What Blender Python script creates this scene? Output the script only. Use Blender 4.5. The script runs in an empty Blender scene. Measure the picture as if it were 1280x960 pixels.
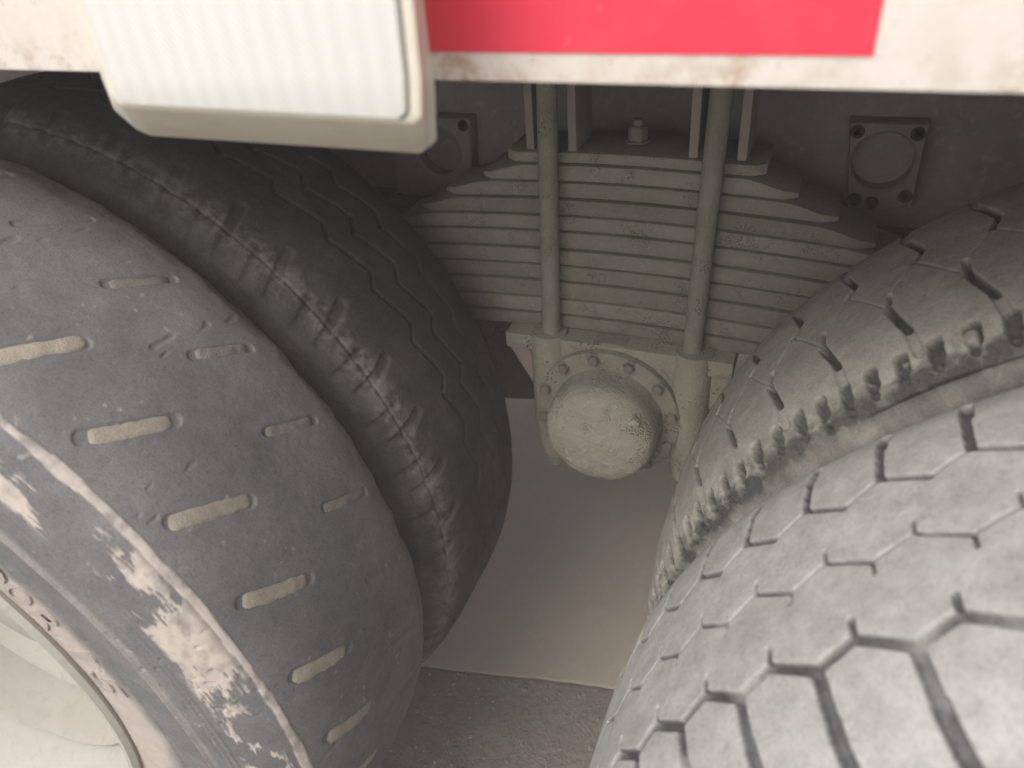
import bpy, bmesh, math, random
import numpy as np
from mathutils import Vector, Matrix
rad = math.radians
random.seed(7)
sc = bpy.context.scene
COL = sc.collection

# ------------------------------------------------------------------ camera
CAM = np.array([0.271, -0.186, 1.243]); YAW, PIT, ROL, FPX = 0.417, 0.603, -0.082, 955.4
fw = np.array([-math.sin(YAW)*math.cos(PIT), math.cos(YAW)*math.cos(PIT), -math.sin(PIT)])
rt = np.array([math.cos(YAW), math.sin(YAW), 0.0]); up = np.cross(rt, fw)
rt2 = rt*math.cos(ROL)+up*math.sin(ROL); up2 = -rt*math.sin(ROL)+up*math.cos(ROL)
cd = bpy.data.cameras.new('camera'); cam = bpy.data.objects.new('camera', cd); COL.objects.link(cam)
m = Matrix.Identity(4)
for i in range(3):
    m[i][0], m[i][1], m[i][2], m[i][3] = rt2[i], up2[i], -fw[i], CAM[i]
cam.matrix_world = m
cd.sensor_fit = 'HORIZONTAL'; cd.sensor_width = 36.0; cd.lens = FPX/1280*36
cd.clip_start = 0.01; cd.clip_end = 500
cd.dof.use_dof = True; cd.dof.focus_distance = 0.85; cd.dof.aperture_fstop = 5.6
sc.camera = cam

# ------------------------------------------------------------------ sky, sun, exposure (bright overcast)
SUN_EL, SUN_AZ = rad(52), rad(200)          # azimuth measured from +Y clockwise: behind the camera
w = bpy.data.worlds.new('World'); sc.world = w; w.use_nodes = True
nt = w.node_tree; bg = nt.nodes['Background']
sky = nt.nodes.new('ShaderNodeTexSky'); sky.sky_type = 'NISHITA'; sky.sun_disc = False
sky.sun_elevation = SUN_EL; sky.sun_rotation = SUN_AZ
sky.air_density = 1.0; sky.dust_density = 3.0; sky.ozone_density = 1.0
hs = nt.nodes.new('ShaderNodeHueSaturation'); hs.inputs['Saturation'].default_value = 0.25
nt.links.new(sky.outputs[0], hs.inputs['Color']); nt.links.new(hs.outputs[0], bg.inputs[0])
bg.inputs[1].default_value = 0.15
sd = bpy.data.lights.new('sun', 'SUN'); sd.energy = 1.2; sd.angle = rad(40); sd.color = (1.0, 0.965, 0.915)
so = bpy.data.objects.new('sun', sd); COL.objects.link(so)
sdir = Vector((math.sin(SUN_AZ)*math.cos(SUN_EL), math.cos(SUN_AZ)*math.cos(SUN_EL), math.sin(SUN_EL)))
so.rotation_euler = (-sdir).to_track_quat('-Z', 'Y').to_euler(); so.location = (0, -3, 5)
vs = sc.view_settings; vs.view_transform = 'Standard'; vs.look = 'None'; vs.gamma = 1; vs.exposure = 0.66
vs.use_curve_mapping = False

# ------------------------------------------------------------------ helpers
def at(px, y):
    """point on the plane Y=y seen at photograph pixel px"""
    d = fw + rt2*(px[0]-640)/FPX - up2*(px[1]-480)/FPX
    return CAM + d*((y-CAM[1])/d[1])

def empty(name, parent=None, loc=(0, 0, 0)):
    o = bpy.data.objects.new(name, None); COL.objects.link(o); o.location = loc; o.parent = parent
    o.empty_display_size = 0.05
    return o

def link(name, me, mat, parent=None, loc=None):
    o = bpy.data.objects.new(name, me); COL.objects.link(o)
    if mat is not None and not me.materials: me.materials.append(mat)
    o.parent = parent
    if loc is not None: o.location = loc
    return o

def bm_obj(name, bm, mat, parent=None, smooth=None, loc=None):
    me = bpy.data.meshes.new(name); bm.normal_update(); bm.to_mesh(me); bm.free()
    if smooth is not None:
        me.shade_smooth(); me.set_sharp_from_angle(angle=rad(smooth))
    return link(name, me, mat, parent, loc)

def bevel(bm, w, seg=2):
    bmesh.ops.bevel(bm, geom=list(bm.edges), offset=w, segments=seg, profile=0.6, affect='EDGES', clamp_overlap=True)

def box_bm(x0, x1, y0, y1, z0, z1, bv=0.0, seg=2):
    bm = bmesh.new(); bmesh.ops.create_cube(bm, size=1)
    for v in bm.verts:
        v.co = Vector(((x0+x1)/2+v.co.x*(x1-x0), (y0+y1)/2+v.co.y*(y1-y0), (z0+z1)/2+v.co.z*(z1-z0)))
    if bv: bevel(bm, bv, seg)
    return bm

def prism_bm(pts, y0, y1, bv=0.0, seg=2):
    """polygon in XZ extruded along Y"""
    bm = bmesh.new()
    a = [bm.verts.new((p[0], y0, p[1])) for p in pts]; b = [bm.verts.new((p[0], y1, p[1])) for p in pts]
    bm.faces.new(a); bm.faces.new(b[::-1]); n = len(pts)
    for i in range(n): bm.faces.new((a[i], b[i], b[(i+1) % n], a[(i+1) % n]))
    bmesh.ops.recalc_face_normals(bm, faces=bm.faces)
    if bv: bevel(bm, bv, seg)
    return bm

def lathe_bm(prof, n=64, axis='Y', c=(0, 0, 0), close=False):
    """prof: list of (radius, along)"""
    bm = bmesh.new(); rings = []
    for r, a in prof:
        if r < 1e-6:
            p = (c[0], c[1]+a, c[2]) if axis == 'Y' else (c[0], c[1], c[2]+a)
            rings.append([bm.verts.new(p)]); continue
        rg = []
        for i in range(n):
            t = 2*math.pi*i/n
            p = (c[0]+r*math.cos(t), c[1]+a, c[2]+r*math.sin(t)) if axis == 'Y' else (c[0]+r*math.cos(t), c[1]+r*math.sin(t), c[2]+a)
            rg.append(bm.verts.new(p))
        rings.append(rg)
    for A, B in zip(rings, rings[1:]):
        for i in range(n):
            j = (i+1) % n
            if len(A) == 1 and len(B) == 1: continue
            if len(A) == 1: bm.faces.new((A[0], B[i], B[j]))
            elif len(B) == 1: bm.faces.new((A[i], B[0], A[j]))
            else: bm.faces.new((A[i], B[i], B[j], A[j]))
    bmesh.ops.recalc_face_normals(bm, faces=bm.faces)
    return bm

def tube_bm(path, r, n=16):
    bm = bmesh.new(); rings = []
    P = [Vector(p) for p in path]
    for i, p in enumerate(P):
        t = ((P[min(i+1, len(P)-1)]-P[max(i-1, 0)])).normalized()
        a = t.orthogonal().normalized() if abs(t.y) > .99 else t.cross(Vector((0, 1, 0))).normalized()
        b = t.cross(a)
        rings.append([bm.verts.new(p+r*(a*math.cos(2*math.pi*k/n)+b*math.sin(2*math.pi*k/n))) for k in range(n)])
    for A, B in zip(rings, rings[1:]):
        for k in range(n): bm.faces.new((A[k], B[k], B[(k+1) % n], A[(k+1) % n]))
    bm.faces.new(rings[0][::-1]); bm.faces.new(rings[-1])
    bmesh.ops.recalc_face_normals(bm, faces=bm.faces)
    return bm

_rs = np.random.RandomState(3); _T = _rs.rand(32, 32, 32)
def noise(P, f, seed=0):
    """smooth 3-D value noise in 0..1"""
    q = np.asarray(P)*f+seed*17.31+100.0; i = np.floor(q).astype(int); t = q-i; t = t*t*(3-2*t)
    r = 0
    for a in (0, 1):
        for b in (0, 1):
            for c in (0, 1):
                wgt = (t[..., 0] if a else 1-t[..., 0])*(t[..., 1] if b else 1-t[..., 1])*(t[..., 2] if c else 1-t[..., 2])
                r = r+wgt*_T[(i[..., 0]+a) % 32, (i[..., 1]+b) % 32, (i[..., 2]+c) % 32]
    return r
def fbm(P, f, o=4, seed=0):
    s = 0; a = 1; tot = 0
    for k in range(o):
        s = s+a*noise(P, f*2**k, seed+k); tot += a; a *= .5
    return s/tot
def sstep(a, b, x):
    t = np.clip((x-a)/(b-a), 0, 1); return t*t*(3-2*t)

# ------------------------------------------------------------------ materials
class NT:
    def __init__(s, name):
        s.m = bpy.data.materials.new(name); s.m.use_nodes = True; s.t = s.m.node_tree
        s.b = s.t.nodes['Principled BSDF']; s.co = s.t.nodes.new('ShaderNodeTexCoord').outputs['Object']
    def n(s, ty): return s.t.nodes.new(ty)
    def l(s, a, b): s.t.links.new(a, b)
    def noise(s, scale, detail=6, rough=.6, dist=0, vec=None):
        n = s.n('ShaderNodeTexNoise'); n.inputs['Scale'].default_value = scale; n.inputs['Detail'].default_value = detail
        n.inputs['Roughness'].default_value = rough; n.inputs['Distortion'].default_value = dist
        s.l(vec or s.co, n.inputs['Vector']); return n.outputs['Fac']
    def ramp(s, f, stops):
        r = s.n('ShaderNodeValToRGB'); e = r.color_ramp.elements
        while len(e) < len(stops): e.new(.5)
        for k, (p, c) in enumerate(stops):
            e[k].position = p; e[k].color = (c, c, c, 1) if isinstance(c, (int, float)) else (*c, 1)
        s.l(f, r.inputs[0]); return r.outputs[0]
    def mix(s, f, a, b, mode='MIX'):
        x = s.n('ShaderNodeMix'); x.data_type = 'RGBA'; x.blend_type = mode
        for k, v in ((0, f), (6, a), (7, b)):
            if hasattr(v, 'is_linked'): s.l(v, x.inputs[k])
            elif k == 0: x.inputs[0].default_value = v
            else: x.inputs[k].default_value = (*v, 1)
        return x.outputs[2]
    def math(s, op, a, b=0.0, clamp=False):
        x = s.n('ShaderNodeMath'); x.operation = op; x.use_clamp = clamp
        for k, v in ((0, a), (1, b)):
            if hasattr(v, 'is_linked'): s.l(v, x.inputs[k])
            else: x.inputs[k].default_value = v
        return x.outputs[0]
    def attr(s, name):
        a = s.n('ShaderNodeAttribute'); a.attribute_name = name; return a.outputs['Fac']
    def bump(s, h, dist=.002, strength=.6, prev=None):
        b = s.n('ShaderNodeBump'); b.inputs['Distance'].default_value = dist; b.inputs['Strength'].default_value = strength
        s.l(h, b.inputs['Height'])
        if prev is not None: s.l(prev, b.inputs['Normal'])
        return b.outputs[0]
    def done(s, col, rough=.85, bump=None, spec=.3):
        if hasattr(col, 'is_linked'): s.l(col, s.b.inputs['Base Color'])
        else: s.b.inputs['Base Color'].default_value = (*col, 1)
        if hasattr(rough, 'is_linked'): s.l(rough, s.b.inputs['Roughness'])
        else: s.b.inputs['Roughness'].default_value = rough
        s.b.inputs['Specular IOR Level'].default_value = spec
        if bump is not None: s.l(bump, s.b.inputs['Normal'])
        return s.m

def rubber(name, base, base2, dust, dust2, mud=(.55, .45, .37), rough=.8, bd=.0010):
    t = NT(name)
    n1 = t.noise(9, 8, .62); n2 = t.noise(45, 8, .7); n3 = t.noise(420, 4, .6)
    b = t.mix(t.ramp(n1, [(.35, 0.), (.68, 1.)]), base, base2)
    d = t.mix(t.ramp(n2, [(.35, 0.), (.7, 1.)]), dust, dust2)
    # dust coverage: attribute broken up by noise
    brk = t.math('SUBTRACT', t.math('ADD', t.math('MULTIPLY', n2, .55), t.math('MULTIPLY', n3, .35)), .45)
    f = t.math('ADD', t.attr('dust'), brk, True)
    c = t.mix(f, b, d)
    grain = t.ramp(t.math('ADD', t.math('MULTIPLY', t.noise(650, 3, .7), .65), t.math('MULTIPLY', t.noise(150, 6, .7), .35)), [(.36, .62), (.5, .92), (.66, 1.0)])
    c = t.mix(1.0, c, grain, 'MULTIPLY')
    spk = t.ramp(t.noise(900, 2, .5), [(.62, 0.), (.72, .35)])
    c = t.mix(spk, c, dust2)
    mudc = t.mix(t.noise(60, 5, .6), mud, tuple(v*.62 for v in mud))
    c = t.mix(t.attr('mud'), c, mudc)
    h = t.math('ADD', t.math('MULTIPLY', n2, 1.2), t.math('MULTIPLY', n3, .45))
    return t.done(c, rough, t.bump(h, bd, .7), .25)

def dirty(name, c1, c2, c3=None, s=14, rough=.85, bd=.002, pit=None, spec=.3):
    t = NT(name); n1 = t.noise(s, 8, .65); n2 = t.noise(s*9, 6, .65); n3 = t.noise(700, 3, .6)
    c = t.mix(t.ramp(n1, [(.32, 0.), (.68, 1.)]), c1, c2)
    if c3: c = t.mix(t.ramp(n2, [(.52, 0.), (.72, .8)]), c, c3)
    oi = t.n('ShaderNodeObjectInfo'); mr = t.n('ShaderNodeMapRange'); t.l(oi.outputs['Random'], mr.inputs[0])
    mr.inputs[3].default_value = .86; mr.inputs[4].default_value = 1.12
    hv = t.n('ShaderNodeHueSaturation'); t.l(c, hv.inputs['Color']); t.l(mr.outputs[0], hv.inputs['Value']); c = hv.outputs[0]
    h = t.math('ADD', t.math('MULTIPLY', n2, 1.0), t.math('MULTIPLY', n3, .35))
    bp = t.bump(h, bd, .7)
    if pit:
        v = t.n('ShaderNodeTexVoronoi'); v.inputs['Scale'].default_value = pit[0]; t.l(t.co, v.inputs['Vector'])
        pm = t.math('MULTIPLY', t.ramp(v.outputs['Distance'], [(.18, 1.), (.42, 0.)]), t.ramp(t.noise(22, 4), [(.54, 0.), (.64, 1.)]))
        c = t.mix(pm, c, pit[1]); bp = t.bump(t.math('MULTIPLY', pm, -1.0), .003, .8, bp)
    return t.done(c, rough, bp, spec)

M = {}
M['bald'] = rubber('bald_tyre_rubber', (.122, .124, .128), (.188, .186, .184), (.30, .268, .245), (.37, .335, .31), (.66, .57, .49))
M['black'] = rubber('black_tyre_rubber', (.036, .036, .037), (.056, .053, .052), (.15, .14, .13), (.22, .205, .19))
M['dustcov'] = rubber('dust_covered_rubber', (.05, .05, .046), (.09, .086, .078), (.34, .31, .262), (.40, .37, .32))
M['dustpale'] = rubber('pale_dust_rubber', (.055, .057, .055), (.09, .09, .086), (.38, .372, .345), (.47, .462, .432))
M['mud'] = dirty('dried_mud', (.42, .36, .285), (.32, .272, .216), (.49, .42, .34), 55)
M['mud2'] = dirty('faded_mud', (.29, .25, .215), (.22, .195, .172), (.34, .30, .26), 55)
M['rim'] = dirty('cream_wheel_paint', (.47, .44, .385), (.41, .38, .33), (.36, .33, .28), 8, .7, .0006)
M['steel'] = dirty('dusty_spring_steel', (.32, .29, .228), (.25, .226, .178), (.37, .335, .265), 18, .85, .0016, (420, (.24, .215, .165)))
M['cast'] = dirty('dusty_casting', (.37, .335, .26), (.30, .27, .205), (.42, .385, .31), 20, .9, .003, (240, (.16, .14, .11)))
M['cap'] = dirty('dust_caked_cap', (.46, .42, .335), (.38, .345, .27), (.52, .48, .39), 14, .92, .006, (330, (.26, .235, .19)))
M['frame'] = dirty('dusty_frame_paint', (.32, .265, .245), (.24, .2, .185), (.36, .31, .28), 10, .85, .0015)
M['under'] = dirty('dark_underbody', (.06, .052, .05), (.04, .036, .034), None, 8, .9, .001)
M['bolt'] = dirty('dusty_bolt_steel', (.30, .27, .22), (.2, .18, .145), None, 60, .8, .001)
M['pink'] = dirty('dusty_primer_steel', (.36, .29, .245), (.29, .235, .2), None, 30, .85, .001)

# white painted side panel with rust and grime along its lower edge
t = NT('white_panel_paint')
sx = t.n('ShaderNodeSeparateXYZ'); t.l(t.co, sx.inputs[0])
edge = t.ramp(sx.outputs['Z'], [(0., 1.), (.012, .0)])
n = t.noise(60, 8, .7); n2 = t.noise(14, 5, .6)
ru = t.math('MULTIPLY', t.ramp(n, [(.46, 0.), (.60, 1.)]), t.ramp(sx.outputs['Z'], [(0., 1.), (.010, .8), (.022, 0.)]))
ru = t.math('MULTIPLY', ru, t.ramp(n2, [(.45, .15), (.6, 1.)]))
c = t.mix(t.ramp(n, [(.3, 0.), (.75, 1.)]), (.78, .73, .66), (.70, .64, .56))
c = t.mix(t.ramp(t.noise(170, 4, .6), [(.62, 0.), (.7, .35)]), c, (.35, .29, .22))
c = t.mix(ru, c, (.38, .2, .09))
M['white'] = t.done(c, .45, t.bump(n, .0006, .5), .4)
t = NT('red_reflective_stripe')
c = t.mix(t.ramp(t.noise(35, 7, .65), [(.35, 0.), (.7, 1.)]), (.80, .035, .075), (.70, .06, .09))
c = t.mix(t.ramp(t.noise(120, 5, .6), [(.64, 0.), (.78, .3)]), c, (.75, .42, .4))
M['red'] = t.done(c, .4, None, .5)
t = NT('lamp_housing_plastic')
c = t.mix(t.ramp(t.noise(30, 6, .6), [(.35, 0.), (.7, 1.)]), (.78, .73, .61), (.68, .62, .49))
M['lamp'] = t.done(c, .4, t.bump(t.noise(300, 3), .0003, .3), .5)
t = NT('prismatic_lamp_lens')
def wave(rot, scale):
    mp = t.n('ShaderNodeMapping'); mp.inputs['Rotation'].default_value = rot; t.l(t.co, mp.inputs[0])
    wv = t.n('ShaderNodeTexWave'); wv.inputs['Scale'].default_value = scale; wv.inputs['Distortion'].default_value = .6
    wv.inputs['Detail'].default_value = 1; t.l(mp.outputs[0], wv.inputs[0]); return wv.outputs['Fac']
h = t.math('ADD', wave((0, rad(40), 0), 120), t.math('MULTIPLY', wave((0, 0, 0), 28), .5))
c = t.mix(t.math('MULTIPLY', h, .5), (.74, .73, .68), (.60, .59, .54))
M['lens'] = t.done(c, .35, t.bump(h, .0005, .45), .5)
t.b.inputs['Coat Weight'].default_value = .3

# ground: sandy concrete in front, smooth dusty slab under the truck
t = NT('sandy_ground')
n1 = t.noise(5, 8, .65); n2 = t.noise(60, 8, .7); n3 = t.noise(420, 4, .7)
c = t.mix(t.ramp(n1, [(.35, 0.), (.68, 1.)]), (.44, .375, .325), (.34, .29, .25))
c = t.mix(t.ramp(n2, [(.45, 0.), (.7, .7)]), c, (.52, .455, .395))
c = t.mix(t.ramp(n3, [(.55, 0.), (.75, .5)]), c, (.18, .155, .14))
h = t.math('ADD', t.math('MULTIPLY', n2, 1.), t.math('MULTIPLY', n3, .5))
M['ground'] = t.done(c, .95, t.bump(h, .010, 1.0), .2)
t = NT('smooth_dusty_slab')
n1 = t.noise(3, 8, .6); n2 = t.noise(50, 8, .65); n3 = t.noise(500, 3, .6)
c = t.mix(t.ramp(n1, [(.35, 0.), (.68, 1.)]), (.52, .44, .36), (.44, .37, .30))
c = t.mix(t.ramp(n2, [(.5, 0.), (.72, .5)]), c, (.57, .485, .40))
M['slab'] = t.done(c, .95, t.bump(t.math('ADD', n2, t.math('MULTIPLY', n3, .5)), .0015, .5), .2)

# ------------------------------------------------------------------ ground
bm = bmesh.new(); bmesh.ops.create_grid(bm, x_segments=4, y_segments=4, size=7)
g = bm_obj('ground', bm, M['ground']); g['kind'] = 'structure'; g['label'] = 'sandy concrete ground in front of the truck wheels'
# fine local relief near the wheels: worn sandy crust, part of the same ground surface
def relief(x0, x1, y0, y1, step, zoff, amp, name, mat, parent, edge=None):
    xs = np.arange(x0, x1+1e-6, step); ys = np.arange(y0, y1+1e-6, step)
    X, Y = np.meshgrid(xs, ys)
    P = np.stack([X, Y, X*0], -1)
    Z = zoff+amp*(fbm(P, 14, 5, 5)-.5)*2
    Z = Z-.006*sstep(0, .005, Y-jy(X)+.003+.006*(noise(P, 40, 9)-.5))
    V = np.stack([X, Y, Z], -1).reshape(-1, 3); nx = len(xs); ny = len(ys)
    idx = np.arange(nx*ny).reshape(ny, nx)
    F = np.stack([idx[:-1, :-1], idx[:-1, 1:], idx[1:, 1:], idx[1:, :-1]], -1).reshape(-1, 4)
    me = grid_mesh(name, V, F); return link(name, me, mat, parent)
def grid_mesh(name, V, F, attrs=None):
    me = bpy.data.meshes.new(name)
    me.vertices.add(len(V)); me.vertices.foreach_set('co', V.astype(np.float32).ravel())
    me.loops.add(F.size); me.loops.foreach_set('vertex_index', F.astype(np.int32).ravel())
    me.polygons.add(len(F)); me.polygons.foreach_set('loop_start', np.arange(0, F.size, 4, dtype=np.int32))
    me.update(calc_edges=True); me.validate()
    for k, a in (attrs or {}).items():
        at_ = me.attributes.new(k, 'FLOAT', 'POINT'); at_.data.foreach_set('value', a.astype(np.float32).ravel())
    me.shade_smooth()
    return me
jy = lambda x: .548+.197*(x+.256)
relief(-.75, .75, -.35, .72, .004, .006, .0034, 'sand_crust', M['ground'], g)
# slab under the truck, its broken front edge makes the joint line
jy = lambda x: .548+.197*(x+.256)
bm = bmesh.new(); N = 160; xs = np.linspace(-6, 6, 3).tolist()
xs = sorted(set([-6., 6.]+np.linspace(-.9, .9, N).tolist()))
prev = None
for x in xs:
    e = jy(max(-1, min(1, x)))+.003*(float(noise(np.array([[x, 0, 0]]), 14)[0])-.5)+.0015*(float(noise(np.array([[x, 0, 0]]), 70)[0])-.5)
    c_ = [bm.verts.new((x, e+.003, -.02)), bm.verts.new((x, e, .0062)), bm.verts.new((x, e+.003, .0078)), bm.verts.new((x, 5.0, .0078))]
    if prev:
        for k in range(3): bm.faces.new((prev[k], c_[k], c_[k+1], prev[k+1]))
    prev = c_
bmesh.ops.recalc_face_normals(bm, faces=bm.faces)
sl = bm_obj('slab', bm, M['slab']); sl['kind'] = 'structure'; sl['label'] = 'smooth dusty concrete slab running under the truck'

# loose grit on the ground
bm = bmesh.new(); rg = random.Random(5)
for k in range(2600):
    x = rg.uniform(-.5, .45); y = rg.uniform(.1, .6)
    if y > jy(x)-.004 and rg.random() > .06: continue
    s = .0010+.0040*rg.random()**3.5
    zz = .0065 if y < jy(x) else .0082
    r_ = bmesh.ops.create_icosphere(bm, subdivisions=1, radius=s) if s > .0022 else bmesh.ops.create_cone(bm, segments=5, radius1=s, radius2=s*.5, depth=s*1.2, cap_ends=True)
    mt = Matrix.Translation((x, y, zz))@Matrix.Rotation(rg.uniform(0, 6), 4, 'Z')@Matrix.Rotation(rg.uniform(0, 3), 4, 'X')@Matrix.Diagonal((rg.uniform(.7, 1.3), rg.uniform(.7, 1.3), rg.uniform(.5, .9), 1))
    for v in r_['verts']: v.co = mt@v.co
gr = bm_obj('grit', bm, dirty('grit_stone', (.34, .3, .26), (.22, .19, .17), (.46, .42, .37), 60), None)
gr['kind'] = 'stuff'; gr['label'] = 'fine sandy grit scattered on the ground'; gr['category'] = 'grit'

# ------------------------------------------------------------------ the truck
truck = empty('truck')
truck['label'] = 'dusty heavy truck seen at its tandem rear wheels and leaf spring'
truck['category'] = 'truck'

# ---- tyres -------------------------------------------------------
R = .530
LX, RX, DL, DR, GAP = -.614, .691, .062, .009, .303
W = .295                     # tyre width
NEAR = [(.262, .050), (.272, .030), (.288, .015), (.310, .0085), (.335, .0055), (.36, .0035), (.385, .002), (.405, .0005), (.43, 0), (.455, .001),
        (.475, .0055), (.492, .012), (.504, .019), (.513, .028), (.520, .041), (.5255, .060), (.5288, .085), (.530, .115), (.530, .1475)]
PR = np.array(NEAR+[(r, W-y) for r, y in NEAR[-2::-1]])
_arc = np.concatenate([[0], np.cumsum(np.hypot(*np.diff(PR, axis=0).T))])
def catmull(u):
    """smooth point on the tyre profile at arc position u (metres)"""
    i = np.clip(np.searchsorted(_arc, u, 'right')-1, 0, len(_arc)-2)
    P0 = PR[np.maximum(i-1, 0)]; P1 = PR[i]; P2 = PR[i+1]; P3 = PR[np.minimum(i+2, len(PR)-1)]
    t_ = ((u-_arc[i])/(_arc[i+1]-_arc[i]))[:, None]
    # chord-aware hermite
    h = (_arc[i+1]-_arc[i])[:, None]
    m1 = (P2-P0)/(_arc[i+1]-_arc[np.maximum(i-1, 0)])[:, None]*h; m2 = (P3-P1)/(_arc[np.minimum(i+2, len(_arc)-1)]-_arc[i])[:, None]*h
    return (2*t_**3-3*t_**2+1)*P1+(t_**3-2*t_**2+t_)*m1+(-2*t_**3+3*t_**2)*P2+(t_**3-t_**2)*m2
U_ = np.linspace(0, _arc[-1], 4000); QP = catmull(U_)
def u_at(near, y=None, r=None):
    h = len(U_)//2
    if r is not None:
        k = np.argmin(np.abs(QP[:h, 0]-r)) if near else h+np.argmin(np.abs(QP[h:, 0]-r))
    else:
        lo = np.argmax(QP[:, 0] > .49); hi = len(U_)-np.argmax(QP[::-1, 0] > .49)-1
        k = lo+np.argmin(np.abs(QP[lo:hi, 1]-y))
    return U_[k]

def seg_d(s, y, segs, width):
    """signed depth mask of groove segments [(s0,y0,s1,y1,width,depth)] in mm -> depth"""
    out = np.zeros_like(s)
    for s0, y0, s1, y1, wd, dp in segs:
        ds, dy = s1-s0, y1-y0; L2 = ds*ds+dy*dy+1e-9
        tt = np.clip(((s-s0)*ds+(y-y0)*dy)/L2, 0, 1)
        d = np.hypot(s-(s0+tt*ds), y-(y0+tt*dy))
        out = np.maximum(out, dp*(1-sstep(wd/2-width*.6, wd/2+width*.6, d)))
    return out
def periodic(th, y, th0, per, segs, soft=.9):
    """segs given in (deg rel. th0, mm)"""
    k = 9.25
    u = (np.mod(th-th0+per/2, per)-per/2)
    S = []
    for a0, y0, a1, y1, wd, dp in segs:
        for j in (-1, 0, 1): S.append(((a0+j*per)*k, y0, (a1+j*per)*k, y1, wd, dp))
    return seg_d(u*k, y, S, soft)

def build_tyre(mat, parent, vis, fn, dth=.2, dy=.0018, dsw=.004, seed=0):
    """vis: (th0, th1) of the finely meshed arc; fn(th, y_mm, r, P, near) -> disp_mm, dust, mud"""
    t0, f0, f1, t1 = vis
    th = np.concatenate([np.arange(t0, f0, .24), np.arange(f0, f1, dth), np.arange(f1, t1, .24), np.arange(t1, t0+360, .9)])
    u0 = u_at(True, r=.500); u1 = u_at(False, r=.500)
    u = np.concatenate([np.arange(0, u0, dsw), np.arange(u0, u1, dy), np.arange(u1, _arc[-1], .012), [_arc[-1]]])
    Q = catmull(u); e = 1e-4
    T = catmull(np.clip(u+e, 0, _arc[-1]))-catmull(np.clip(u-e, 0, _arc[-1])); T /= np.linalg.norm(T, axis=1)[:, None]
    nr, ny = T[:, 1], -T[:, 0]                   # outward normal in (r, y)
    TH, rr = np.meshgrid(th, Q[:, 0], indexing='ij'); _, yy = np.meshgrid(th, Q[:, 1], indexing='ij')
    _, NR = np.meshgrid(th, nr, indexing='ij'); _, NY = np.meshgrid(th, ny, indexing='ij')
    c_, s_ = np.cos(np.radians(TH)), np.sin(np.radians(TH))
    P = np.stack([rr*c_, yy, rr*s_], -1)
    disp, dust, mud = fn(TH, yy*1000, rr, P, yy < W/2)
    disp = disp/1000
    r2 = rr+NR*disp; y2 = yy+NY*disp
    V = np.stack([r2*c_, y2, r2*s_], -1).reshape(-1, 3)
    a, b = TH.shape; idx = np.arange(a*b).reshape(a, b); nx = np.roll(idx, -1, 0)
    F = np.stack([idx[:, :-1], idx[:, 1:], nx[:, 1:], nx[:, :-1]], -1).reshape(-1, 4)
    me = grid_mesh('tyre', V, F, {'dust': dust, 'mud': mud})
    return link('tyre', me, mat, parent)

def sidewall_rings(rr, near, rings):
    d = 0*rr
    for r0, wd, h in rings: d = d+np.where(near, h*np.exp(-((rr-r0)/wd)**2), 0)
    return d

# right outer tyre: zigzag grooves and shoulder blocks caked in pale dust
def f_right_outer(th, y, r, P, near):
    wob = .8*(noise(P, 60, 1)-.5)
    y_ = y+1.3*(noise(P, 32, 2)-.5)+.5*(noise(P, 140, 22)-.5); t_ = th+.13*(noise(P, 32, 3)-.5)+.05*(noise(P, 140, 23)-.5)
    per = 360/63
    def zz(V, J, dj): return (0, V, -dj, J), (-dj, J, -per, V)
    S1 = [(0, 85, -3.3, 73.5, 5.6, 7.5), (-3.3, 73.5, -per, 85, 5.8, 7.5), (0, 85, .15, 97, 3.2, 5), (-3.3, 73.5, -4.0, 46, 7, 6.5), (-4.0, 46, -4.6, 20, 8.5, 6.5), (-4.6, 20, -4.8, 6, 10, 6)]
    g = periodic(t_, y_, 139.95, per, S1, 2.2)
    S2 = [(0, 145, -3.2, 133, 3.2, 7), (-3.2, 133, -per, 145, 2.0, 3.2), (0, 145, .1, 155, 2.4, 3), (-3.2, 133, -3.3, 124, 2.4, 3)]
    g = np.maximum(g, periodic(t_, y_, 136.3, per, S2, .9))
    S3 = [(0, 201, -3.2, 187, 4.2, 9), (-3.2, 187, -per, 201, 2.2, 3.5), (0, 201, .2, 236, 5.5, 8), (.2, 236, .3, 262, 9, 7)]
    g = np.maximum(g, periodic(t_, y_, 138.4, per, S3, 1.1))
    lump = .9*(fbm(P, 18, 3, 4)-.5)+.25*(fbm(P, 140, 3, 6)-.5)
    d = -g+lump+sidewall_rings(r, near, [(.43, .004, 2.5), (.47, .002, 1.2), (.40, .002, 1)])
    tread = sstep(.497, .512, r)
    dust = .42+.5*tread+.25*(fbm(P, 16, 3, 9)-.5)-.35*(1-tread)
    dust = dust-.8*sstep(.6, 3.0, g)*sstep(.12, .45, fbm(P, 30, 3, 12))  # colour darkens with groove depth, broken up by noise
    return d, np.clip(dust, 0, 1), 0*d

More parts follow.
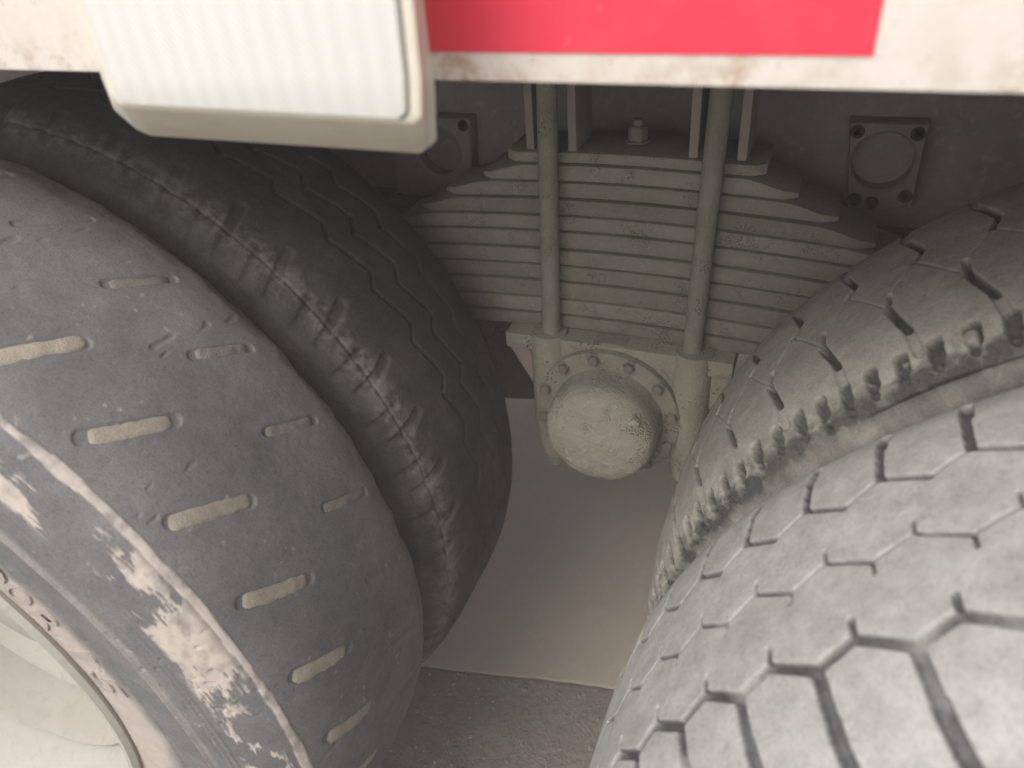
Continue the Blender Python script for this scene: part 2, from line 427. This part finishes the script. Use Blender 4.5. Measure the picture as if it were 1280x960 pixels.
# right inner tyre: packed tread with open chevron sipes and chewed shoulder lugs
def f_right_inner(th, y, r, P, near):
    y_ = y+2.2*(noise(P, 40, 2)-.5); t_ = th+.25*(noise(P, 40, 3)-.5)
    per = 360/55; k = 125.15
    S = [(0, 127, .1, 104, 5.0, 13), (.1, 104, -1.3, 66, 6.5, 13), (-1.3, 66, -1.7, 40, 8, 3.2), (-1.5, 222, -3.2, 179, 6, 13), (-3.2, 179, -2.3, 163, 5, 12), (-1.5, 222, -1.2, 262, 7, 2.4),
         (.1, 105, per-2.3, 164, 1.8, 1.1), (0, 127, -2.3, 163, 1.6, .9)]
    g = periodic(t_, y_, k, per, S)
    # shoulder notches
    pn = 360/138; jit = 1.1*(noise(P, 12, 8)-.5)
    S = [(0, 41, .1, 31, 11, 8), (.1, 31, .2, 24, 7, 5)]
    nmask = np.where(near, periodic(th+jit, y+6*(noise(P, 25, 5)-.5), 123.3, pn, S, 1.3), 0)
    nmask = 1.25*nmask*sstep(.15, .5, noise(P, 17, 21)+.2)*sstep(.15, .4, fbm(P, 70, 2, 24))
    g = np.maximum(g, nmask)
    crack = np.where(near, np.exp(-((r-.4985-.0012*np.sin(np.radians(th)*9))/.0016)**2)*sstep(121, 124, th)*(1-sstep(133, 137, th)), 0)
    rough = sstep(.515, .505, r) if False else (1-sstep(.507, .522, r))
    lump = 1.6*(fbm(P, 18, 3, 4)-.5)+rough*4*(fbm(P, 100, 4, 6)-.5)+.25*(fbm(P, 140, 3, 7)-.5)+near*2.5*np.exp(-((y-24)/2.5)**2)*(r > .49)
    d = -g-7*crack+lump+sidewall_rings(r, near, [(.487, .003, 2.5), (.44, .004, 2), (.41, .002, 1)])
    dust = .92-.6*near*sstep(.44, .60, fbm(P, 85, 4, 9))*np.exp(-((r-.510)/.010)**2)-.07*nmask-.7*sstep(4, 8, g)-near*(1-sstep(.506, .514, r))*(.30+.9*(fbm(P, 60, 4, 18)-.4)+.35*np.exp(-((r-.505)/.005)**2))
    return d, np.clip(dust, 0, 1), 0*d

# left outer tyre: worn bald, a few slanted slots, mud crust along the shoulder
SLOT_A = [(k*360/35+2.55, 57, k*360/35+2.55-3.9, 119) for k in range(-3, 14)]
SLOT_B = [(k*360/35+2.3, 180, k*360/35+2.3-2.9, 234) for k in range(-3, 14)]
def f_left_outer(th, y, r, P, near):
    per = 360/35; y_ = y+3*(noise(P, 30, 2)-.5); t_ = th+.3*(noise(P, 30, 3)-.5)
    g = periodic(t_, y_, 2.55, per, [(0, 57, -3.9, 119, 12, 1.9)], 2.4)
    g = np.maximum(g, periodic(t_, y_, 2.3, per, [(0, 180, -2.9, 234, 10, 1.8)], 2))
    nick = sstep(.80, .86, noise(P*np.array([1, .35, 1]), 150, 31))*sstep(.6, .7, noise(P, 15, 33))*.4
    edge = np.where(y > 235, 1., 0)*(fbm(P, 26, 3, 41)-.5)*9*sstep(235, 262, y)
    lump = 2.6*(fbm(P, 9, 3, 4)-.5)+.5*(fbm(P, 60, 3, 6)-.5)
    # mud crust: ridge at the shoulder edge plus flaking patches running down the sidewall
    u = np.where(near, r, 9)
    rag = fbm(P, 60, 4, 52)
    Ps = np.stack([np.radians(th)*.53*.42, r*1.15, y*.0004], -1)       # stretched along the scuffing direction
    rid = np.exp(-((y-32-4*(noise(P, 18, 50)-.5))/(2.6+2.6*noise(P, 26, 49)))**2)*(r > .488)*near*(.55+.9*fbm(Ps, 90, 4, 52))*sstep(.15, .4, noise(P, 24, 51))
    rid = sstep(.42, .60, rid)
    rin = r+.02*(fbm(Ps, 40, 4, 53)-.5)
    band = near*sstep(.470, .476, rin)*(1-sstep(.509, .516, r))
    fl = .6*fbm(Ps, 34, 3, 55)+.4*fbm(Ps, 130, 4, 56)
    arcw = np.exp(-((th-20)/10)**2)*.12
    patch = band*sstep(.515, .575, fl+arcw-.025+.22*(fbm(Ps*np.array([.6, 2.2, 1]), 330, 3, 77)-.5))
    p2 = near*np.exp(-((r-.476)/.0045)**2)*sstep(.52, .58, .6*noise(Ps, 40, 57)+.4*fbm(Ps, 120, 3, 59))*sstep(30, 34, th)
    spk = sstep(.86, .92, noise(P, 170, 71))*sstep(.55, .68, noise(P, 25, 72))*.45
    cream = near*.8*(1-sstep(.345, .378, r+.035*(fbm(P, 16, 4, 61)-.5)))*(.55+.6*rag)
    crust = np.clip(np.maximum(np.maximum(rid*1.3, patch), p2), 0, 1)
    mud = np.clip(np.maximum(np.maximum(crust*np.clip(.15+1.5*fbm(P, 110, 4, 74)-.25*(fbm(Ps, 60, 3, 75) < .42), .1, 1), spk), cream), 0, 1)
    d = -g-3*nick+lump+edge+crust*(.9+1.0*(fbm(P, 90, 3, 58)-.5))
    d = d+sidewall_rings(r, near, [(.428, .0026, 3.2), (.463, .0015, 1.6), (.456, .0013, 1.4), (.448, .0012, 1.2), (.375, .002, 1.0), (.294, .003, 2)])
    # lip step just inside the ridge
    d = d+np.where(near, -2.0*sstep(.428, .422, r)*sstep(.36, .40, r), 0)
    sw = near*(1-sstep(.50, .512, r))
    dust = .20+.55*(fbm(P, 7, 4, 9)-.5)+.42*sstep(150, 262, y)+.12*sstep(50, 75, th)
    dust = dust*(1-sw)+sw*(.12+.7*np.exp(-((r-.430)/.006)**2)+.95*(1-sstep(.335, .372, r+.03*(fbm(P, 14, 3, 61)-.5)))+.5*(fbm(P, 25, 3, 60)-.5))
    return d, np.clip(dust, 0, 1), mud

# left inner tyre: black, three zigzag grooves, scuffed shoulder
def f_left_inner(th, y, r, P, near):
    per = 360/44; y_ = y+1.5*(noise(P, 40, 2)-.5); t_ = th+.2*(noise(P, 40, 3)-.5)
    g = 0*y
    for pk, a, b in ((38.4, 131, 113), (37.0, 173, 154), (35.5, 214, 198)):
        g = np.maximum(g, periodic(t_, y_, pk, per, [(0, a, -2.0, b, 5.4, 10), (-2.0, b, -per, a, 5.4, 10)]))
    g = np.maximum(g, periodic(t_+1.5*(noise(P, 12, 14)-.5), y+14*(noise(P, 14, 15)-.5), 36, per, [(0, 20, 1.8, 62, 13, 3.4), (3.5, 14, 4.5, 40, 9, 2.5)], 5))
    sh = near*np.exp(-((y-38)/22)**2)
    line = near*np.exp(-((y-34)/1.6)**2)*(r > .49)
    lump = 2*(fbm(P, 12, 3, 4)-.5)+sh*4*(fbm(P, 60, 4, 6)-.5)+.5*(fbm(P, 110, 2, 7)-.5)
    d = -g-2.2*line+lump+sidewall_rings(r, near, [(.49, .003, 2), (.475, .0016, 1.5), (.45, .003, 2)])
    dust = .10+.85*near*np.exp(-((y-36)/15)**2)*sstep(.40, .60, .5*fbm(P, 22, 3, 9)+.5*fbm(P, 130, 3, 10))+.18*sstep(.5, .7, fbm(P, 14, 3, 12))
    dust = dust+.22*(1-sstep(.49, .505, r))*near*fbm(P, 40, 3, 16)
    return d, np.clip(dust, 0, 1), 0*d

# rims, shared between wheels
RIMP = [(.262, .058), (.268, .036), (.283, .022), (.296, .014), (.299, .006), (.295, .001), (.288, .002), (.280, .012), (.270, .030), (.258, .045), (.253, .060), (.250, .12), (.245, .16), (.250, .22), (.262, .255), (.285, .278), (.272, .272), (.25, .25), (.24, .2), (.238, .16), (.240, .12), (.243, .07), (.246, .055)]
rim_me = None; disc_me = None; nut_me = None
def wheel_metal(parent, outer):
    global rim_me, disc_me, nut_me
    if rim_me is None:
        bm = lathe_bm(RIMP, 96); o = bm_obj('rim', bm, M['rim'], parent, 40); rim_me = o.data
        dp = [(.240, .125), (.232, .118), (.215, .122), (.20, .135), (.175, .150), (.15, .154), (.142, .154), (.142, .140), (.135, .130), (.128, .115), (.120, .108), (.06, .105), (0, .105)]
        bm = lathe_bm(dp, 72); d = bm_obj('wheel_disc', bm, M['rim'], parent, 40); disc_me = d.data
        bm = lathe_bm([(0, -.028), (.010, -.028), (.0115, -.026), (.0165, -.024), (.0185, -.02), (.0185, 0), (.024, 0), (.024, .004), (0, .004)], 6)
        bevel(bm, .001, 1); me = bpy.data.meshes.new('wheel_nut'); bm.to_mesh(me); bm.free(); me.materials.append(M['bolt']); nut_me = me
    else:
        link('rim', rim_me, None, parent)
        d = link('wheel_disc', disc_me, None, parent)
    if outer:
        for k in range(10):
            a = 2*math.pi*(k+.3)/10
            link('wheel_nut', nut_me, None, parent, (.168*math.cos(a), .149, .168*math.sin(a)))

def wheel(x, y, label, mat, fn, vis, outer, **kw):
    e = empty('wheel', truck, (x, y, R)); e['label'] = label
    build_tyre(mat, e, vis, fn, **kw); wheel_metal(e, outer); return e
w_lo = wheel(LX, DL, 'bald outer wheel with mud-filled slots and cream rim', M['bald'], f_left_outer, (-35, -5, 66, 100), True, dsw=.0011, dth=.14, dy=.0014)
w_li = wheel(LX, DL+GAP, 'black inner wheel with zigzag grooves', M['black'], f_left_inner, (-40, 0, 62, 100), False, dth=.12, dy=.0012)
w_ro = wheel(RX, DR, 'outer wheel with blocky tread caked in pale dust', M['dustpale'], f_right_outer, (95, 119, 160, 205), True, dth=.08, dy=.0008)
w_ri = wheel(RX, DR+GAP, 'inner wheel with chevron tread and chewed shoulder', M['dustcov'], f_right_inner, (95, 117, 170, 215), False, dth=.10, dy=.0010)

# mud plugs in the slots of the bald tyre
def mud_plug(s, k, wd, hgt):
    rg = np.random.RandomState(k*7+int(s[1])); a0, y0, a1, y1 = s
    a0 += rg.uniform(-.2, .3); y0 += rg.uniform(-9, 2); y1 += rg.uniform(-3, 7)
    n, c = 22, 9; V = []; bend = rg.uniform(.2, .9)
    for i in range(n):
        f = i/(n-1)
        a = a0+(a1-a0)*f-bend*math.sin(math.pi*f)*.4; y = y0+(y1-y0)*f
        end = math.sqrt(max(0, 1-abs(2*f-1)**9))
        ww = wd*(1.05-.16*f+.10*math.exp(-(f/.16)**2))*(1+.22*(rg.rand()-.5))*(.35+.65*end)
        for j in range(c):
            q = 2*j/(c-1)-1
            h = hgt*(1-abs(q)**4)+(rg.rand()-.5)*.3+1.2*(float(noise(np.array([[i*.004, j*.002, k*.1]]), 130)[0])-.5)-1.6*abs(q)**6-(5.5*(1-end))
            aa = math.radians(a+q*ww/2/9.25*.82); rr = float(np.interp(y/1000, QP[1400:2600, 1], QP[1400:2600, 0]))+h/1000
            Pq = np.array([[rr*math.cos(aa), y/1000, rr*math.sin(aa)]]); rr += (2.6*(float(fbm(Pq, 9, 3, 4)[0])-.5)+.5*(float(fbm(Pq, 60, 3, 6)[0])-.5))/1000
            V.append((rr*math.cos(aa), (y+q*ww/2*.5)/1000, rr*math.sin(aa)))
    idx = np.arange(n*c).reshape(n, c)
    F = np.stack([idx[:-1, :-1], idx[:-1, 1:], idx[1:, 1:], idx[1:, :-1]], -1).reshape(-1, 4)
    me = grid_mesh('mud_plug', np.array(V), F)
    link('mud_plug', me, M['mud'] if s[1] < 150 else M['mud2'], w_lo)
for k, s in enumerate(SLOT_A):
    if -12 < s[0] < 80: mud_plug(s, k, 18, .35)
for k, s in enumerate(SLOT_B):
    if 18 < s[0] < 60: mud_plug(s, k+50, 13.5, -.1)

# raised moulded characters on the bald tyre's sidewall
def sidewall_char(ch, a_mid, r0, r1, width):
    cu = bpy.data.curves.new('character', 'FONT'); cu.body = ch; cu.size = 1; cu.extrude = .5; cu.resolution_u = 3
    cu.offset = .0; ob = bpy.data.objects.new('tmp', cu); COL.objects.link(ob)
    me = bpy.data.meshes.new_from_object(ob.evaluated_get(bpy.context.evaluated_depsgraph_get()))
    bpy.data.objects.remove(ob)
    bm = bmesh.new(); bm.from_mesh(me); bmesh.ops.subdivide_edges(bm, edges=[e for e in bm.edges if e.calc_length() > .2], cuts=2)
    xs = [v.co.x for v in bm.verts]; ys = [v.co.y for v in bm.verts]; x0, x1, y0, y1 = min(xs), max(xs), min(ys), max(ys)
    for v in bm.verts:
        fx = (v.co.x-x0)/(x1-x0)-.5; fy = (v.co.y-y0)/(y1-y0); r = r0+(r1-r0)*fy
        a = math.radians(a_mid)-fx*width/((r0+r1)/2)
        q = QP[np.argmin(np.abs(QP[:2000, 0]-r)), 1]
        yy = q+.0004-.0028*(1 if v.co.z > 0 else -.4)
        v.co = Vector((r*math.cos(a), yy, r*math.sin(a)))
    bmesh.ops.recalc_face_normals(bm, faces=bm.faces)
    m2 = bpy.data.meshes.new('character'); bm.to_mesh(m2); bm.free()
    av = m2.attributes.new('dust', 'FLOAT', 'POINT'); av.data.foreach_set('value', [.85]*len(m2.vertices))
    av = m2.attributes.new('mud', 'FLOAT', 'POINT'); av.data.foreach_set('value', [.45]*len(m2.vertices))
    link('character', m2, M['bald'], w_lo)
for ch, a in (('0', 41), ('0', 36.2), ('R', 30.3), ('1', 22.5), ('5', 15.5)):
    sidewall_char(ch, a, .318, .363, .028 if ch != '1' else .012)

# ---- leaf spring -------------------------------------------------
CX = .045
spring = empty('leaf_spring', truck, (CX, .745, .69)); spring['label'] = 'stack of dusty steel leaves clamped by two upright bolts'
ZT = [.927, .904, .882, .859, .837, .812, .788, .764, .737]       # joints at the front face
def leaf(zb, zt, xl, xr, cut=True, y0=.700, y1=.790):
    n = 28; bm = bmesh.new(); rows = []
    tl = .03
    for i in range(n+1):
        x = xl+(xr-xl)*i/n
        cb = -.16*(x)**2
        e = min(x-xl, xr-x); th = (zt-zb)-.0026
        if cut and e < .055: th *= .35+.65*(max(e, 0)/.055)
        lo = zb+cb+.0004; hi = lo+th
        rows.append([bm.verts.new((x, y0-.745+(.012*(1-e/.02)**2 if e < .02 else 0), lo-.69)), bm.verts.new((x, y0-.745+(.012*(1-e/.02)**2 if e < .02 else 0), hi-.69)),
                     bm.verts.new((x, y1-.745, hi-.69)), bm.verts.new((x, y1-.745, lo-.69))])
    for A, B in zip(rows, rows[1:]):
        for k in range(4): bm.faces.new((A[k], B[k], B[(k+1) % 4], A[(k+1) % 4]))
    bm.faces.new(rows[0]); bm.faces.new(rows[-1][::-1])
    bmesh.ops.recalc_face_normals(bm, faces=bm.faces)
    es = [e for e in bm.edges if abs((e.verts[0].co-e.verts[1].co).x) > 1e-4]
    bmesh.ops.bevel(bm, geom=es, offset=.0028, segments=2, profile=.5, affect='EDGES', clamp_overlap=True)
    for v in bm.verts:
        v.co.y += .0022*(float(noise(np.array([[v.co.x, zt*30, 0]]), 9)[0])-.5)
    bm_obj('leaf', bm, M['steel'], spring, 35)
zz = [.943]+ZT+[.712, .690]
ends = [(.06, .055), (.187, .206), (.245, .253), (.285, .297), (.33, .34), (.375, .38), (.415, .42), (.45, .46), (.49, .49), (.52, .52), (.55, .55)]
ends[0] = (.150, .168)
for k in range(len(zz)-1):
    jit = .0025*(random.random()-.5)
    leaf(zz[k+1], zz[k], -ends[k][0], ends[k][1], k > 0, .700+jit, .790+jit)
# centre bolt on top of the pack
b = at((797, 187), .745)
bm = lathe_bm([(.0, 0), (.016, 0), (.016, .003), (.0125, .003), (.0125, .018), (.0105, .02), (.007, .02), (.007, .028), (0, .028)], 6, 'Z', (b[0]-CX, 0, .943-.69))
bevel(bm, .0008, 1); bm_obj('centre_bolt', bm, M['bolt'], spring, 40)

# ---- U-bolts with nuts -------------------------------------------
for k, (xt, xb, zb) in enumerate(((-.0395, -.047, .455), (.159, .149, .47))):
    yb = .684
    path = [(xb-.002, yb, zb), (xb, yb, .70)]+[(xb+(xt-xb)*f, yb, .70+.33*f) for f in (.25, .5, .75, 1.)]
    for a in range(15, 91, 15):
        path.append((xt, yb+.055*(1-math.cos(rad(a))), 1.03+.045*math.sin(rad(a))))
    path.append((xt, .80, 1.075))
    u = bm_obj('u_bolt', tube_bm(path, .0125, 20), M['steel'], truck, 50)
    bm = lathe_bm([(0, -.022), (.018, -.022), (.02, -.019), (.02, 0), (.0, 0)], 6, 'Z', (xb-.0015, yb, .497)); bevel(bm, .001, 1)
    bm_obj('nut', bm, M['bolt'], u, 40)
    # guide ribs either side of the bolt on the top saddle
    for dx, wd in ((-.027, .011), (.027, .011)):
        bm = box_bm(xt+dx-wd/2, xt+dx+wd/2, .690, .76, .9445, 1.10, .0025)
        bm_obj('saddle_rib', bm, M['pink'], truck, 40)
bm = box_bm(-.105, .225, .725, .80, 1.035, 1.10, .006); bm_obj('spring_saddle', bm, M['frame'], truck, 40)

# ---- balance-shaft bracket with flange and end cap ----------------
br = bm_obj('shaft_bracket', prism_bm([(-.068, .688), (.172, .688), (.172, .56), (.150, .50), (-.05, .50), (-.068, .56)], .672, .83, .008, 3), M['cast'], truck, 40)
br['label'] = 'cast spring bracket with round bolted flange and domed cap'
bm = box_bm(-.112, .205, .668, .83, .664, .689, .004); bm_obj('spring_seat', bm, M['cast'], br, 40)
for xx, r_ in ((-.050, .027), (.152, .027)):
    bm = lathe_bm([(0, .475), (r_*.72, .475), (r_*.8, .485), (r_, .53), (r_, .680), (r_*.92, .692), (.0, .694)], 32, 'Z', (xx, .684, 0))
    bm_obj('bolt_boss', bm, M['cast'], br, 50)
for pts in ([(-.112, .664), (-.078, .664), (-.070, .59)], [(.205, .664), (.176, .664), (.174, .60), (.196, .62)]):
    bm_obj('gusset', prism_bm(pts, .676, .70, .002, 1), M['pink'] if pts[0][0] < 0 else M['cast'], br, 40)
FC = (.040, .66, .580)
bm = lathe_bm([(0, -.004), (.080, -.004), (.100, -.004), (.1035, -.002), (.1045, .002), (.1045, .008), (.109, .009), (.1115, .012), (.1115, .04), (0, .04)], 96, 'Y', FC)
bm_obj('flange', bm, M['cast'], br, 35)
# caked end cap: slightly lumpy dome
prof = [(0, -.078), (.02, -.0778), (.04, -.0765), (.056, -.074), (.066, -.070), (.0725, -.064), (.0765, -.055), (.078, -.044), (.0785, -.02), (.080, -.010), (.086, -.005), (.087, -.003), (.08, 0)]
bm = lathe_bm(prof, 80, 'Y', (FC[0]+.002, FC[1]+.008, FC[2]))
bmesh.ops.subdivide_edges(bm, edges=[e for e in bm.edges if e.calc_length() > .009], cuts=2, use_grid_fill=True)
for v in bm.verts:
    q = v.co-Vector(FC); P_ = np.array([[v.co.x, v.co.y, v.co.z]])
    nrm = Vector((q.x, q.y*1.2, q.z)).normalized()
    v.co += nrm*(.0045*(float(fbm(P_, 45, 3, 3)[0])-.5)+.0022*(float(noise(P_, 260, 5)[0])-.5))
cap = bm_obj('end_cap', bm, M['cap'], br, 80); cap['label'] = 'domed end cap caked in pale dried dirt'
bm = box_bm(.084, .098, .594, .606, .608, .630, .005)
bmesh.ops.rotate(bm, verts=bm.verts, cent=(.091, .597, .618), matrix=Matrix.Rotation(rad(35), 3, 'Y'))
bm_obj('cap_plug', bm, M['cap'], br, 40)
bm = lathe_bm([(0, -.008), (.0065, -.008), (.0078, -.006), (.0078, 0), (.0105, 0), (.0105, .003), (0, .003)], 6); bevel(bm, .0006, 1)
fb = bpy.data.meshes.new('flange_bolt'); bm.to_mesh(fb); bm.free(); fb.materials.append(M['bolt'])
for k in range(12):
    a = 2*math.pi*(k+.35)/12
    o = link('flange_bolt', fb, None, br, (FC[0]+.0945*math.cos(a), FC[1]-.0042, FC[2]+.0945*math.sin(a))); o.rotation_euler = (0, k*.7, 0)
bm = lathe_bm([(0, -.001), (.007, -.001), (.009, 0), (.009, .003), (0, .003)], 16, 'Y', (.03, .671, .674)); bm_obj('grease_hole_plug', bm, M['under'], br, 40)

# ---- frame rail, bracket plates, underbody ------------------------
fr = bm_obj('frame_rail', prism_bm([(-2.2, .80), (2.4, .80), (2.4, 1.10), (-2.2, 1.10)], .872, .882), M['frame'], truck)
bm = box_bm(-2.2, 2.4, .80, .871, 1.092, 1.100, .002); bm_obj('frame_flange', bm, M['frame'], fr)
bm = box_bm(-2.2, 2.4, .82, .871, .800, .808, .002); bm_obj('frame_flange', bm, M['under'], fr)
def plate(px):
    pts = [(p[0], p[2]) for p in (at(q, .845) for q in px)]
    cx, cz = at((1103, 203), .845)[[0, 2]] if px[0][0] > 900 else at((548, 190), .845)[[0, 2]]
    bm = bmesh.new(); n = 40; rh = .036
    # outline resampled radially so the plate carries a real round opening
    def hit(a):
        d = (math.cos(a), math.sin(a)); best = .2
        for i in range(len(pts)):
            p, q = pts[i], pts[(i+1) % len(pts)]; ex, ez = q[0]-p[0], q[1]-p[1]
            den = d[0]*ez-d[1]*ex
            if abs(den) < 1e-9: continue
            t_ = ((p[0]-cx)*ez-(p[1]-cz)*ex)/den; s_ = ((p[0]-cx)*d[1]-(p[1]-cz)*d[0])/den
            if t_ > 0 and -.001 <= s_ <= 1.001: best = min(best, t_)
        return best
    rows = []
    angs = sorted([2*math.pi*i/n for i in range(n)]+[math.atan2(p[1]-cz, p[0]-cx) % (2*math.pi) for p in pts])
    for a in angs:
        R_ = hit(a)
        rows.append([bm.verts.new((cx+r_*math.cos(a), y_, cz+r_*math.sin(a))) for r_, y_ in ((R_, .871), (R_, .848), (R_-.002, .845), (rh+.003, .845), (rh, .848), (rh, .871))])
    for i in range(len(rows)):
        A, B = rows[i], rows[(i+1) % len(rows)]
        for k in range(5): bm.faces.new((A[k], B[k], B[k+1], A[k+1]))
    bmesh.ops.recalc_face_normals(bm, faces=bm.faces)
    pl = bm_obj('bracket_plate', bm, M['frame'], fr, 30)
    for q in pts:
        v = Vector((q[0]-cx, q[1]-cz)); l = v.length; v *= (l-.016)/l
        bm = lathe_bm([(0, .0005), (.0045, .0005), (.0055, 0), (.0085, -.0005), (.0085, .002), (0, .002)], 16, 'Y', (cx+v.x, .8445, cz+v.y))
        bm_obj('bolt_hole', bm, M['under'], fr, 40)
plate([(1062, 152), (1163, 155), (1140, 258), (1085, 268), (1058, 262)])
plate([(490, 145), (587, 148), (590, 240), (545, 262), (495, 255)])
# background bracket beside the spring and the axle tubes crossing under the frame
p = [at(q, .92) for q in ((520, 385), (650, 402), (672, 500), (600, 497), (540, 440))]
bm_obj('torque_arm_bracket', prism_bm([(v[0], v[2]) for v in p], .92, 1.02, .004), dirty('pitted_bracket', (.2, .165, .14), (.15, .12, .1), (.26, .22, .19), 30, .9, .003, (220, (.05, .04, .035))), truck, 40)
for x in (LX, RX):
    bm = lathe_bm([(.07, .55), (.085, .62), (.085, .95), (.2, 1.1), (.22, 1.2), (.2, 1.3), (.085, 1.45), (.085, 2.0)], 32, 'Y', (x, 0, .53)); bm_obj('axle_housing', bm, M['under'], truck, 50)
bm = lathe_bm([(.06, .82), (.06, 1.9)], 32, 'Y', (FC[0], 0, FC[2])); bm_obj('balance_shaft', bm, M['under'], truck, 50)
bm = box_bm(-2.2, 2.4, 1.62, 1.70, .80, 1.10, .004); bm_obj('frame_rail', bm, M['under'], truck)
bm = box_bm(-2.4, 2.6, .195, 2.35, 1.175, 1.235, .004); bm_obj('deck', bm, M['under'], truck)

# ---- white side panel with red stripe and lamp --------------------
PY = .17; PB = float(at((900, 110), PY)[2])
bm = box_bm(-2.4, 2.6, PY, PY+.024, 0, .21, .0025); pn = bm_obj('side_panel', bm, M['white'], truck, 40, (0, 0, PB)); pn['label'] = 'white painted side panel with rusty lower edge'
rz = float(at((1090, 70), PY)[2])-PB; rx_ = float(at((1097, 40), PY)[0])
bm = box_bm(-.05, rx_, PY-.0008, PY+.001, rz, .16, 0); bm_obj('red_stripe', bm, M['red'], pn)
bm = box_bm(rx_+.048, rx_+.40, PY-.0008, PY+.001, float(at((1240, 3), PY)[2])-PB, .16, 0); bm_obj('red_stripe', bm, M['red'], pn)
lamp = empty('lamp', truck, (0, PY, PB)); lamp['label'] = 'pale rectangular lamp with ribbed prismatic lens'
def pt(px, y): q = at(px, y); return (float(q[0]), float(y)-PY, float(q[2])-PB)
yb, ym, yf = .160, .118, .112
# base outline (back) and lens outline (front) measured at their own depths
back = [pt((533, 120), yb), pt((535, 183), yb), pt((526, 192), yb), pt((188, 170), yb), pt((172, 163), yb), pt((143, 138), yb), pt((128, 100), yb)]
front = [pt((527, 100), yf), pt((528, 148), yf), pt((518, 156), yf), pt((170, 136), yf), pt((150, 132), yf), pt((140, 122), yf), pt((134, 100), yf)]
topz = .135
bk = [(back[0][0], back[0][1], topz)]+back+[(back[-1][0]-.001, back[-1][1], topz)]
fr_ = [(front[0][0]+.004, front[0][1], topz-.008)]+front+[(front[-1][0]-.002, front[-1][1], topz-.008)]
bm = bmesh.new()
loops = [[(x, .0, z) for x, y, z in bk], bk, fr_]
ccx = sum(p[0] for p in fr_)/len(fr_); ccz = sum(p[2] for p in fr_)/len(fr_)
ins = [(p[0]+(ccx-p[0])*.055, p[1]-.0015, p[2]+(ccz-p[2])*.075) for p in fr_]
loops += [ins, [(p[0], p[1]+.004, p[2]) for p in ins]]
vl = [[bm.verts.new(p) for p in L] for L in loops]
for A, B in zip(vl, vl[1:]):
    for i in range(len(A)): bm.faces.new((A[i], A[(i+1) % len(A)], B[(i+1) % len(A)], B[i]))
bm.faces.new(vl[-1])
bmesh.ops.recalc_face_normals(bm, faces=bm.faces)
bevel(bm, .0022, 2)
bm_obj('lamp_housing', bm, M['lamp'], lamp, 50)
bm = prism_bm([(p[0]+(ccx-p[0])*.012, p[2]+(ccz-p[2])*.012) for p in ins], ins[0][1]-.0022, ins[0][1]+.0038, .0012, 2)
bm_obj('lens', bm, M['lens'], lamp, 50)

# ---- dusty air around the scene ------------------------------------
hz = bm_obj('haze', box_bm(-7.5, 7.5, -7.5, 7.5, -1.0, 1.6), None)
hz['kind'] = 'stuff'; hz['label'] = 'thin pale dusty air around the wheels'; hz['category'] = 'haze'
hm = bpy.data.materials.new('dusty_air'); hm.use_nodes = True; hn = hm.node_tree
hn.nodes.remove(hn.nodes['Principled BSDF'])
pv = hn.nodes.new('ShaderNodeVolumePrincipled'); pv.inputs['Color'].default_value = (.93, .89, .84, 1); pv.inputs['Density'].default_value = .065
hn.links.new(pv.outputs[0], [n_ for n_ in hn.nodes if n_.type == 'OUTPUT_MATERIAL'][0].inputs['Volume'])
hz.data.materials.append(hm)
